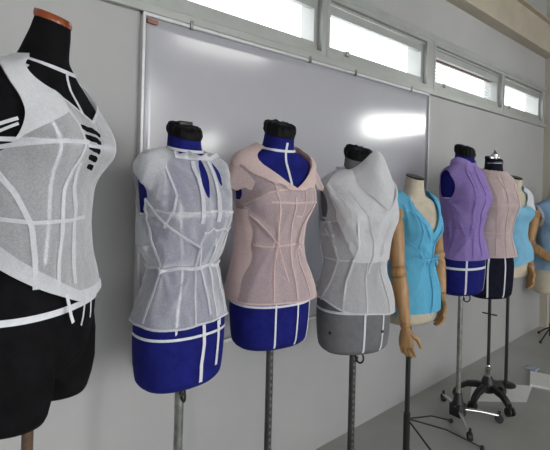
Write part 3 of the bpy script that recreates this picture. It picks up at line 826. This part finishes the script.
# overlapping wrap panel on the front, from the right shoulder across
def keep4w(th, z):
    e = -66 + 150 * max(0, .60 - z)          # left edge leans inwards going down
    jag = 4 * noise.noise(Vector((z * 30, 5, 1)))
    return min((neck4(th) - z) * 10, (th - (e + jag)) / 10, (62 - th) / 10, (z - .33) * 10 , armhole(th, z, 20, .535, .060) * .5)
v, f = patch(D4, -100, 70, .30, .67, 80, 70, keep4w, .005); mesh_obj('wrap_panel', v, f, M['pale_d'], g4)
# tall collar folded up in front of the throat: rows run from the neckline fold to the free edge
def sheet(name, rows, mat, parent, n=24, bulge=.0, nz=.003, seed=0):
    """smooth sheet through rows of 3D points (Catmull-Rom across and along)"""
    def cr(p, t):
        m = len(p) - 1; x = t * m; i = min(int(x), m - 1); u = x - i
        a, b_, c_, d_ = p[max(i - 1, 0)], p[i], p[i + 1], p[min(i + 2, m)]
        return .5 * (2 * b_ + (c_ - a) * u + (2 * a - 5 * b_ + 4 * c_ - d_) * u * u + (3 * b_ - a - 3 * c_ + d_) * u ** 3)
    rows = [[Vector(q) for q in r_] for r_ in rows]; v = []; f = []
    for i in range(n + 1):
        col = [cr(r_, i / n) for r_ in rows]
        for j in range(n + 1):
            p = cr(col, j / n); p = p + Vector((0, -1, .2)) * (bulge * math.sin(math.pi * j / n) * math.sin(math.pi * i / n)) + Vector((0, 1, 0)) * nz * noise.noise(p * 22 + Vector((seed, 0, 0)))
            v.append(p)
    for i in range(n):
        for j in range(n): k = i * (n + 1) + j; f.append((k, k + n + 1, k + n + 2, k + 1))
    return mesh_obj(name, v, f, mat, parent)
sheet('collar', [[(-.100, .010, 1.222), (-.062, -.052, 1.205), (-.012, -.108, 1.165), (.050, -.128, 1.112)],
                 [(-.082, .006, 1.238), (-.048, -.050, 1.238), (.010, -.108, 1.222), (.072, -.122, 1.150)],
                 [(-.058, .004, 1.246), (-.022, -.046, 1.272), (.030, -.092, 1.318), (.100, -.092, 1.195)]], M['pale_d'], g4, bulge=.012, seed=3)
sheet('lapel', [[(.050, -.131, 1.108), (.088, -.116, 1.130), (.125, -.070, 1.165), (.150, -.012, 1.190)],
                [(.066, -.128, 1.135), (.096, -.108, 1.165), (.122, -.060, 1.200), (.135, -.004, 1.222)],
                [(.088, -.108, 1.165), (.100, -.086, 1.190), (.108, -.044, 1.228), (.105, .006, 1.245)]], M['pale_d'], g4, bulge=.008, seed=7)
stand_collar(D4, 60, 300, lambda t: .652, lambda t: .016, lambda t: .004, M['pale_d'], g4, 'neck_band', .002, 50, 4, 8, .003)
for p, w in (([(-66, .60), (-40, .545), (-24, .47), (-20, .40), (-30, .33), (-38, .26), (-38, .16)], .008), ([(-30, .58), (-8, .49), (2, .42), (4, .36), (-2, .29)], .008), ([(-62, .43), (-78, .43), (-100, .43)], .009),
             ([(-84, .45), (-66, .40), (-58, .34), (-66, .26), (-76, .19)], .009), ([(-24, .50), (10, .498), (40, .50)], .006), ([(-90, .47), (-40, .485), (-10, .45)], .005), ([(34, .50), (24, .42), (20, .35), (24, .25), (28, .15)], .007),
             ([(-110, .34), (-60, .335), (0, .338), (60, .34)], .006), ([(-2, .34), (-6, .25), (-6, .15)], .006), ([(-110, .44), (-102, .34), (-104, .19)], .010)):
    seam(D4, p, M['pale_d'], g4, w, .0065 if p[0][1] > .53 else .003)
seam(D4, [(t, hem4(t) + .003) for t in range(-180, 181, 6)], M['pale_d'], g4, .006, name='hem')
dangle(D4, -24, .50, .13, .006, M['tape'], g4, sway=.004)

# ---- 5: cream form with wooden arms, sky-blue blouse
f5 = form((1.795, 1.062), -100); tag(f5, 'cream dress form with jointed wooden arms wearing the sky-blue wrap blouse', 'dress form', 'cream forms with wooden arms')
K5 = [(z, a, bf, bb, sh) for z, a, bf, bb, sh in STD if z < .66] + [(.668, .062, .056, .055, .004), (.70, .050, .050, .047, .008), (.735, .045, .046, .043, .012), (.752, .043, .044, .041, .014)]
b5 = Body(K5, .80, .80, .634)
b5.mesh('torso', M['cream'], f5)
c5 = disc_cap(b5, f5, M['black_metal'], .006, 1.05)
pole(f5, .03, .64, .0105, M['black_metal'], knob=False)
tripod(f5, .0105, M['black_metal'], ((6 + 10, .52), (-22 + 10, .42), (255 + 10, .34)), .205, .36, .0035)
zsh = b5.z0 + .575 * .80
wooden_arm(f5, (-.136, -.030, zsh - .01), (-.138, -.055, zsh - .240), (-.128, -.092, zsh - .445), (-.02, -.10, -1), (.8, .3, 0), (0, -1, 0), .92)
wooden_arm(f5, (.142, .004, zsh - .01), (.186, .010, zsh - .200), (.150, -.045, zsh - .365), (-.12, -.14, -1), (-.8, .3, 0), (0, -1, 0), .92)
g5 = blouse(f5); tag(g5, 'sky-blue sleeveless wrap blouse with a deep V neck, on the cream form with wooden arms', 'blouse')
def ease5(th, z): return .006 + .010 * gs(z - .36, .06) + .012 * sm(z, .30, .12) + .020 * gs(abs(th) - 92, 30) * sm(z, .50, .60)
D5 = Drape(b5, ease5, .0034, 41.0, 14, 7, [(22, .33, -20, .42, .006, 4), (22, .33, -30, .36, .006, 4), (22, .33, -26, .30, .005, 4), (22, .33, 8, .16, .007, 4), (22, .33, 26, .14, .007, 4), (-36, .62, -26, .42, .006, 4), (-50, .60, -44, .44, .005, 4), (-10, .36, 0, .46, .005, 4)])
hem5 = lambda th: .068 - .006 * math.cos(R(th))
neck5 = lambda th: min(.470 + .0040 * abs(th - 3), .640 + .014 * sm(abs(th), 38, 110))
def keep5(th, z): return min((z - hem5(th)) * 10, (neck5(th) - z) * 10, armhole(th, z, 16, .525, .046) * .5)
v, f = patch(D5, -180, 180, .02, .69, 150, 120, keep5); mesh_obj('bodice', v, f, M['sky_f'], g5)
def keep5c(th, z): return min((neck5(th) + .001 - z) * 10, (z - (neck5(th) - .040 - .03 * gs(abs(th) - 50, 25))) * 10, (96 - abs(th)) / 10)
v, f = patch(D5, -100, 100, .40, .67, 110, 80, keep5c, .005); mesh_obj('collar', v, f, M['sky_d'], g5)
for p in ([(-30, .62), (-26, .52), (-22, .42), (-16, .34), (-8, .30)], [(-60, .46), (-30, .40), (-10, .34), (8, .30)], [(30, .56), (22, .44), (12, .34), (6, .20), (2, .05)], [(-40, .34), (-10, .325), (20, .335)], [(-60, .33), (-64, .2), (-66, .05)]):
    seam(D5, p, M['sky_d'], g5, .008, .004)
kn = MB()
for i in range(4):
    a_ = (22 + i * 5, .335 - i * .012); kn.tube([D5.S(a_[0] - 8, a_[1] + .012, .003), D5.S(a_[0], a_[1], .011), D5.S(a_[0] + 9, a_[1] - .016, .004)], [.003, .006, .003], 8)
kn.build('tie_knot', M['sky_d'], g5)

# ---- 6: blue form, purple blouse
f6 = form((2.370, 1.110), -97); tag(f6, 'royal blue dress form on a steel pole wearing the purple blouse', 'dress form', 'blue dress forms')
b6 = Body(STD, .875, .985, .664)
b6.mesh('torso', M['blue'], f6); gathered_cap(b6, f6, .042, False, 13)
std_tapes(b6, f6, (.138, .132), verts=(-35, 35), w=.010); pole(f6, .05, .675, .0125, M['steel'], kr=R(35)); tube_base(f6, (-50 + 7, -139 + 7, 47 + 7), .20)
g6 = blouse(f6); tag(g6, 'purple sleeveless blouse with a small stand collar, on the blue form', 'blouse')
def ease6(th, z): return .008 + .014 * gs(z - .36, .08) + .010 * sm(z, .32, .19) + .010 * gs(abs(th) - 92, 30) * sm(z, .56, .62)
D6 = Drape(b6, ease6, .0045, 51.0, 12, 6, [(-84, .47, -34, .50, .006, 4), (-84, .47, -50, .40, .005, 4), (-20, .62, -14, .50, .006, 4), (-8, .62, -4, .48, .005, 4), (-60, .36, -40, .26, .006, 4), (-30, .36, -20, .24, .006, 4), (-90, .36, -84, .25, .006, 4)])
hem6 = lambda th: .190 - .014 * sm(th, -120, -60)
neck6 = lambda th: .660
def keep6(th, z): return min((z - hem6(th)) * 10, (neck6(th) - z) * 10, armhole(th, z, 24, .550, .066) * .5)
v, f = patch(D6, -180, 180, .15, .69, 170, 120, keep6); mesh_obj('bodice', v, f, M['purple_f'], g6)
stand_collar(D6, -170, 170, lambda t: .652, lambda t: .026 - .008 * gs(t, 40), lambda t: -.006, M['purple_d'], g6, 'collar', .003, 70, 5, 4, .004)
for p in ([(-70, .47), (-40, .49), (0, .495)], [(-34, .63), (-28, .54), (-30, .48), (-26, .40), (-22, .30), (-24, .19)], [(0, .655), (0, .50), (0, .34), (0, .19)], [(-110, .34), (-50, .338), (20, .34)], [(-82, .48), (-76, .40), (-72, .32), (-80, .19)], [(-70, .26), (-40, .30), (-20, .34)]):
    seam(D6, p, M['purple_d'], g6, .008, .002)

# ---- 7: dark form with silver knob, blush blouse
f7 = form((2.682, 1.088), -112); tag(f7, 'dark navy dress form with a silver neck knob, on a black wheeled base', 'dress form')
b7 = Body(STD, .84, 1.04, .602)
b7.mesh('torso', M['navy'], f7); disc_cap(b7, f7, M['navy'], .018, 1.03)
c = b7.P(0, .70); cz = c.z; cy = -.008
kb = MB().lathe([(.045, cz + .016), (.047, cz + .022), (.040, cz + .030), (.016, cz + .036), (.012, cz + .052), (.022, cz + .056), (.024, cz + .070), (.014, cz + .076), (.006, cz + .090), (.004, cz + .098)], 24, c=(0, cy))
kb.box(-.032, .032, cy - .006, cy + .006, cz + .030, cz + .062, .003).build('neck_knob', M['chrome'], f7)
std_tapes(b7, f7, (.30, .30), verts=(-42, 2), w=.009)
tape(b7, [(t, .655 + .014 * (.5 - .5 * math.cos(R(t)))) for t in range(-180, 181, 8)], .010, .0014, 'neckline_tape', M['tape'], f7)
pole(f7, .10, .615, .0085, M['black_metal'], knob=False)
MB().tube([(-.0, -.05, .50), (0, .05, .49)], .004, 8).build('height_lever', M['black_metal'], f7)
hb = MB().lathe([(.030, .062), (.036, .068), (.036, .105), (.030, .130), (.022, .145), (.020, .150)], 20); hb.build('hub', M['black_plastic'], f7)
MB().lathe([(.017, .150), (.017, .185), (.020, .188), (.020, .202), (.013, .206), (.012, .212)], 18).build('pole_clamp', M['chrome'], f7)
for a in (108, -5, -115, 175):
    an = R(a + 22); d = Vector((math.cos(an), math.sin(an), 0)); s_ = Vector((-d.y, d.x, 0))
    prof = [(.02, .090), (.06, .094), (.105, .086), (.135, .068), (.155, .050)]
    v = []; f = []
    for x, z in prof:
        hw = .017 - .03 * x * .15; hz = .016 - .02 * x
        for q in ((-hw, -hz), (hw, -hz), (hw * .8, hz), (-hw * .8, hz)): v.append(d * x + s_ * q[0] + Vector((0, 0, z + q[1])))
    for i in range(len(prof) - 1):
        for k in range(4): f.append((4 * i + k, 4 * i + (k + 1) % 4, 4 * i + 4 + (k + 1) % 4, 4 * i + 4 + k))
    f += [(3, 2, 1, 0), (16, 17, 18, 19)]
    lo = mesh_obj('base_arm', v, f, M['black_plastic'], f7)
    e = d * .160; w = MB()
    for o_ in (-.012, .012): w.tube([e + s_ * (o_ - .007) + Vector((0, 0, .023)), e + s_ * (o_ - .006) + Vector((0, 0, .023)), e + s_ * (o_ + .006) + Vector((0, 0, .023)), e + s_ * (o_ + .007) + Vector((0, 0, .023))], [.018, .023, .023, .018], 20)
    w.tube([e + Vector((0, 0, .02)), e + Vector((0, 0, .064))], .008, 10); w.build('caster', M['black_plastic'], lo)
g7 = blouse(f7); tag(g7, 'blush pink sleeveless high-necked blouse, on the dark form with the silver neck knob', 'blouse')
def ease7(th, z): return .008 + .018 * gs(z - .36, .09) + .010 * sm(z, .32, .22) + .008 * gs(abs(th) - 92, 30) * sm(z, .56, .62)
D7 = Drape(b7, ease7, .0035, 61.0, 12, 6)
hem7 = lambda th: .212
def keep7(th, z): return min((z - hem7(th)) * 10, (.656 + .006 * sm(abs(th), 40, 120) - z) * 10, armhole(th, z, 20, .545, .060) * .5)
v, f = patch(D7, -180, 180, .18, .69, 170, 120, keep7); mesh_obj('bodice', v, f, M['blush_f'], g7)
stand_collar(D7, -160, 30, lambda t: .648, lambda t: .014, lambda t: .004, M['blush_d'], g7, 'collar', .003, 50, 4, 8, .004)
for p in ([(-70, .47), (-30, .485), (20, .49)], [(-40, .64), (-30, .54), (-30, .48), (-26, .36), (-26, .215)], [(0, .655), (0, .50), (0, .34), (0, .215)], [(-110, .345), (-50, .34), (30, .34)], [(34, .60), (30, .5), (26, .38), (28, .215)], [(-20, .65), (-8, .60), (0, .55)], [(t, .216) for t in range(-150, 151, 10)]):
    seam(D7, p, M['blush_d'], g7, .007, .002)

# ---- 8: cream form behind, light-blue blouse with white yoke
f8 = form((3.0, 1.11), -112); tag(f8, 'cream form on a black pole with round base plate, half hidden behind the blush blouse', 'dress form', 'cream forms with wooden arms')
b8 = Body(K5, .80, .785, .672, lean=.03)
b8.mesh('torso', M['cream'], f8); disc_cap(b8, f8, M['black_metal'], .006, 1.05)
pole(f8, .012, .68, .0095, M['black_metal'], knob=False, top=(-.0, .0))
MB().lathe([(.052, .0015), (.056, .004), (.056, .009), (.05, .013), (.014, .016), (.013, .026)], 30).build('base_plate', M['black_metal'], f8)
zsh = b8.z0 + .575 * .775
wooden_arm(f8, (-.138, .004, zsh - .01), (-.150, -.006, zsh - .225), (-.140, -.050, zsh - .395), (.05, -.20, -1), (.8, .3, 0), (0, -1, 0), .92)
wooden_arm(f8, (.134, .010, zsh - .01), (.142, .034, zsh - .225), (.082, -.085, zsh - .385), (-.10, -.20, -1), (-.8, .3, 0), (0, -1, 0), .92)
g8 = blouse(f8); tag(g8, 'light-blue blouse with white yoke panels, half hidden behind the blush blouse', 'blouse')
D8 = Drape(b8, lambda th, z: .007 + .012 * gs(z - .36, .07) + .014 * sm(z, .32, .18) + .028 * gs(abs(th) - 92, 30) * sm(z, .46, .58), .004, 71.0, 14, 7)
neck8 = lambda th: min(.655, .52 + .0032 * abs(th)) if abs(th) < 62 else .656
def keep8(th, z): return min((z - .105 - .03 * math.sin(R(th * 2))) * 10, (neck8(th) - z) * 10, armhole(th, z, 15, .52, .045) * .5)
v, f = patch(D8, -180, 180, .06, .69, 120, 100, keep8); mesh_obj('bodice', v, f, M['light_f'], g8)
def keep8y(th, z): return min((neck8(th) - z) * 10, (z - (.50 + .05 * noise.noise(Vector((th * .05, 3, 1))) + .001 * abs(th - 45))) * 10, (th - 10) / 10, (85 - th) / 10, armhole(th, z, 15, .52, .045))
v, f = patch(D8, 0, 90, .44, .66, 50, 50, keep8y, .004); mesh_obj('yoke', v, f, M['white_d'], g8)

# ---- 9: far cream form with a bent wooden arm, mid-blue top
f9 = form((4.19, 1.215), -120); tag(f9, 'far cream dress form with a bent wooden arm, standing by the end wall', 'dress form', 'cream forms with wooden arms')
b9 = Body(K5, .95, 1.11, .380)
b9.mesh('torso', M['cream'], f9); disc_cap(b9, f9, M['black_metal'], .007, 1.05)
pole(f9, .03, .40, .012, M['black_metal'], knob=False); tripod(f9, .012, M['black_metal'], (80, 200, 320), .10, .16)
zsh = b9.z0 + .575 * 1.11
wooden_arm(f9, (-.170, .004, zsh - .02), (-.215, .015, zsh - .255), (-.135, -.190, zsh - .385), (.35, -.8, -.5), (.8, .3, 0), (0, -.6, .8), 1.1)
wooden_arm(f9, (.170, .004, zsh - .02), (.20, .015, zsh - .255), (.185, -.05, zsh - .50), (0, -.15, -1), (-.8, .3, 0), (0, -1, 0), 1.1)
g9 = blouse(f9, 'vest'); tag(g9, 'mid-blue sleeveless vest with pale armhole binding, on the far form by the end wall', 'vest')
D9 = Drape(b9, lambda th, z: .008 + .012 * gs(z - .36, .07) + .016 * sm(z, .32, .18) + .008 * gs(abs(th) - 92, 30) * sm(z, .5, .6), .004, 81.0, 12, 6)
neck9 = lambda th: min(.655, .60 + .0011 * abs(th)) if abs(th) < 62 else .656
def keep9(th, z): return min((z - .17) * 10, (neck9(th) - z) * 10, armhole(th, z, 22, .545, .062) * .5)
v, f = patch(D9, -180, 180, .15, .69, 110, 90, keep9); mesh_obj('bodice', v, f, M['denim_f'], g9)
seam(D9, arm_ring(25, .545, .066), M['white_d'], g9, .024, .003, 'armhole_binding')
seam(D9, arm_ring(25, .545, .066, 1), M['white_d'], g9, .024, .003, 'armhole_binding')
seam(D9, [(t, .345) for t in range(-130, 131, 10)], M['denim_f'], g9, .010, .002)

# ------------------------------------------------------------------ things on the floor
M['paper'] = solid('white_card', (.86, .87, .86), .6, var=.03, scale=8)
def slab(name, pts, z0, h, mat):
    v = [(x, y, z0) for x, y in pts] + [(x, y, z0 + h) for x, y in pts]
    return mesh_obj(name, v, [(3, 2, 1, 0), (4, 5, 6, 7), (0, 1, 5, 4), (1, 2, 6, 5), (2, 3, 7, 6), (3, 0, 4, 7)], mat, smooth=False)
tag(slab('card_sheet', [(2.90, 1.27), (3.12, 1.00), (2.86, .945), (2.62, 1.16)], 0, .0010, M['paper']), 'white sheet of card lying on the floor under the round plate base', 'card sheet')
tag(slab('foam_board', [(3.34, 1.085), (3.40, .80), (3.18, .74), (3.112, 1.012)], 0, .012, M['paper']), 'white board lying on the floor at the right edge, beyond the wheeled base', 'board')
M['scrap'] = solid('pale_blue_scrap', (.42, .52, .62), .7, var=.1)
v, f = [], []
for i in range(7):
    for j in range(7): v.append((3.37 + i * .013, 1.06 + j * .013, .003 + .012 * abs(noise.noise(Vector((i * .6, j * .6, 2))))))
for i in range(6):
    for j in range(6): k = i * 7 + j; f.append((k, k + 7, k + 8, k + 1))
so = mesh_obj('fabric_scrap', v, f, M['scrap']); tag(so, 'small crumpled pale-blue scrap on the floor behind the white board', 'fabric scrap')
sd = so.modifiers.new('Solidify', 'SOLIDIFY'); sd.thickness = .001

# fluorescent batten hanging under the roof (seen only as a reflection in the whiteboard)
fl = empty('ceiling_light', (2.95, -1.2, 2.60)); tag(fl, 'fluorescent batten under the roof, mirrored in the whiteboard', 'ceiling light')
MB().box(-.62, .62, -.05, .05, .03, .08, .004).box(-.5, -.49, -.005, .005, .08, .31).box(.49, .5, -.005, .005, .08, .31).build('housing', M['frame'], fl, smooth=False)
m, nt, out = new_mat('lit_tube'); e = nt.nodes.new('ShaderNodeEmission'); e.inputs[0].default_value = (1, .98, .94, 1); e.inputs[1].default_value = 22
nt.links.new(e.outputs[0], out.inputs[0])
MB().tube([(-.58, 0, 0), (.58, 0, 0)], .016, 14).build('tube', m, fl)

# ------------------------------------------------------------------ light, camera
sc = bpy.context.scene
w = bpy.data.worlds.new('World'); sc.world = w; w.use_nodes = True
nt = w.node_tree; bg = nt.nodes['Background']; bg.inputs[1].default_value = 1.0
tc = nt.nodes.new('ShaderNodeTexCoord'); dot = nt.nodes.new('ShaderNodeVectorMath'); dot.operation = 'DOT_PRODUCT'
gd = Vector((math.cos(R(-44)), math.sin(R(-44)), .14)).normalized(); dot.inputs[1].default_value = gd
nt.links.new(tc.outputs['Generated'], dot.inputs[0])
rp = nt.nodes.new('ShaderNodeValToRGB'); nt.links.new(dot.outputs['Value'], rp.inputs['Fac'])
A = 2.2   # overcast sky, brighter haze low in the direction of the end wall
rp.color_ramp.elements[0].position = .86; rp.color_ramp.elements[0].color = (.97 * A, .985 * A, 1.0 * A, 1)
rp.color_ramp.elements[1].position = .97; rp.color_ramp.elements[1].color = (16, 16, 15.5, 1)
nt.links.new(rp.outputs['Color'], bg.inputs[0])

cam = bpy.data.cameras.new('Camera'); co = bpy.data.objects.new('Camera', cam); COL.objects.link(co)
F_PX = 470.; th = R(46.9425)
Fw = Vector((math.cos(th), math.sin(th), 0)); Rt = Vector((math.sin(th), -math.cos(th), 0)); Z = Vector((0, 0, 1))
ex = (Rt + .025 * Z).normalized(); ey = (Z - .025 * Rt).normalized(); ez = -Fw
mt = Matrix(((ex.x, ey.x, ez.x, 0), (ex.y, ey.y, ez.y, 0), (ex.z, ey.z, ez.z, 1.2), (0, 0, 0, 1)))
co.matrix_world = mt
cam.sensor_fit = 'HORIZONTAL'; cam.sensor_width = 36; cam.lens = F_PX / 550 * 36
cam.shift_y = -(225 - 182.425) / 550; cam.clip_start = .02
sc.camera = co
sc.view_settings.view_transform = 'Standard'; sc.view_settings.look = 'None'
sc.view_settings.exposure = .78; sc.view_settings.gamma = 1.; sc.view_settings.use_curve_mapping = False
sc.cycles.max_bounces = 10; sc.cycles.transparent_max_bounces = 16
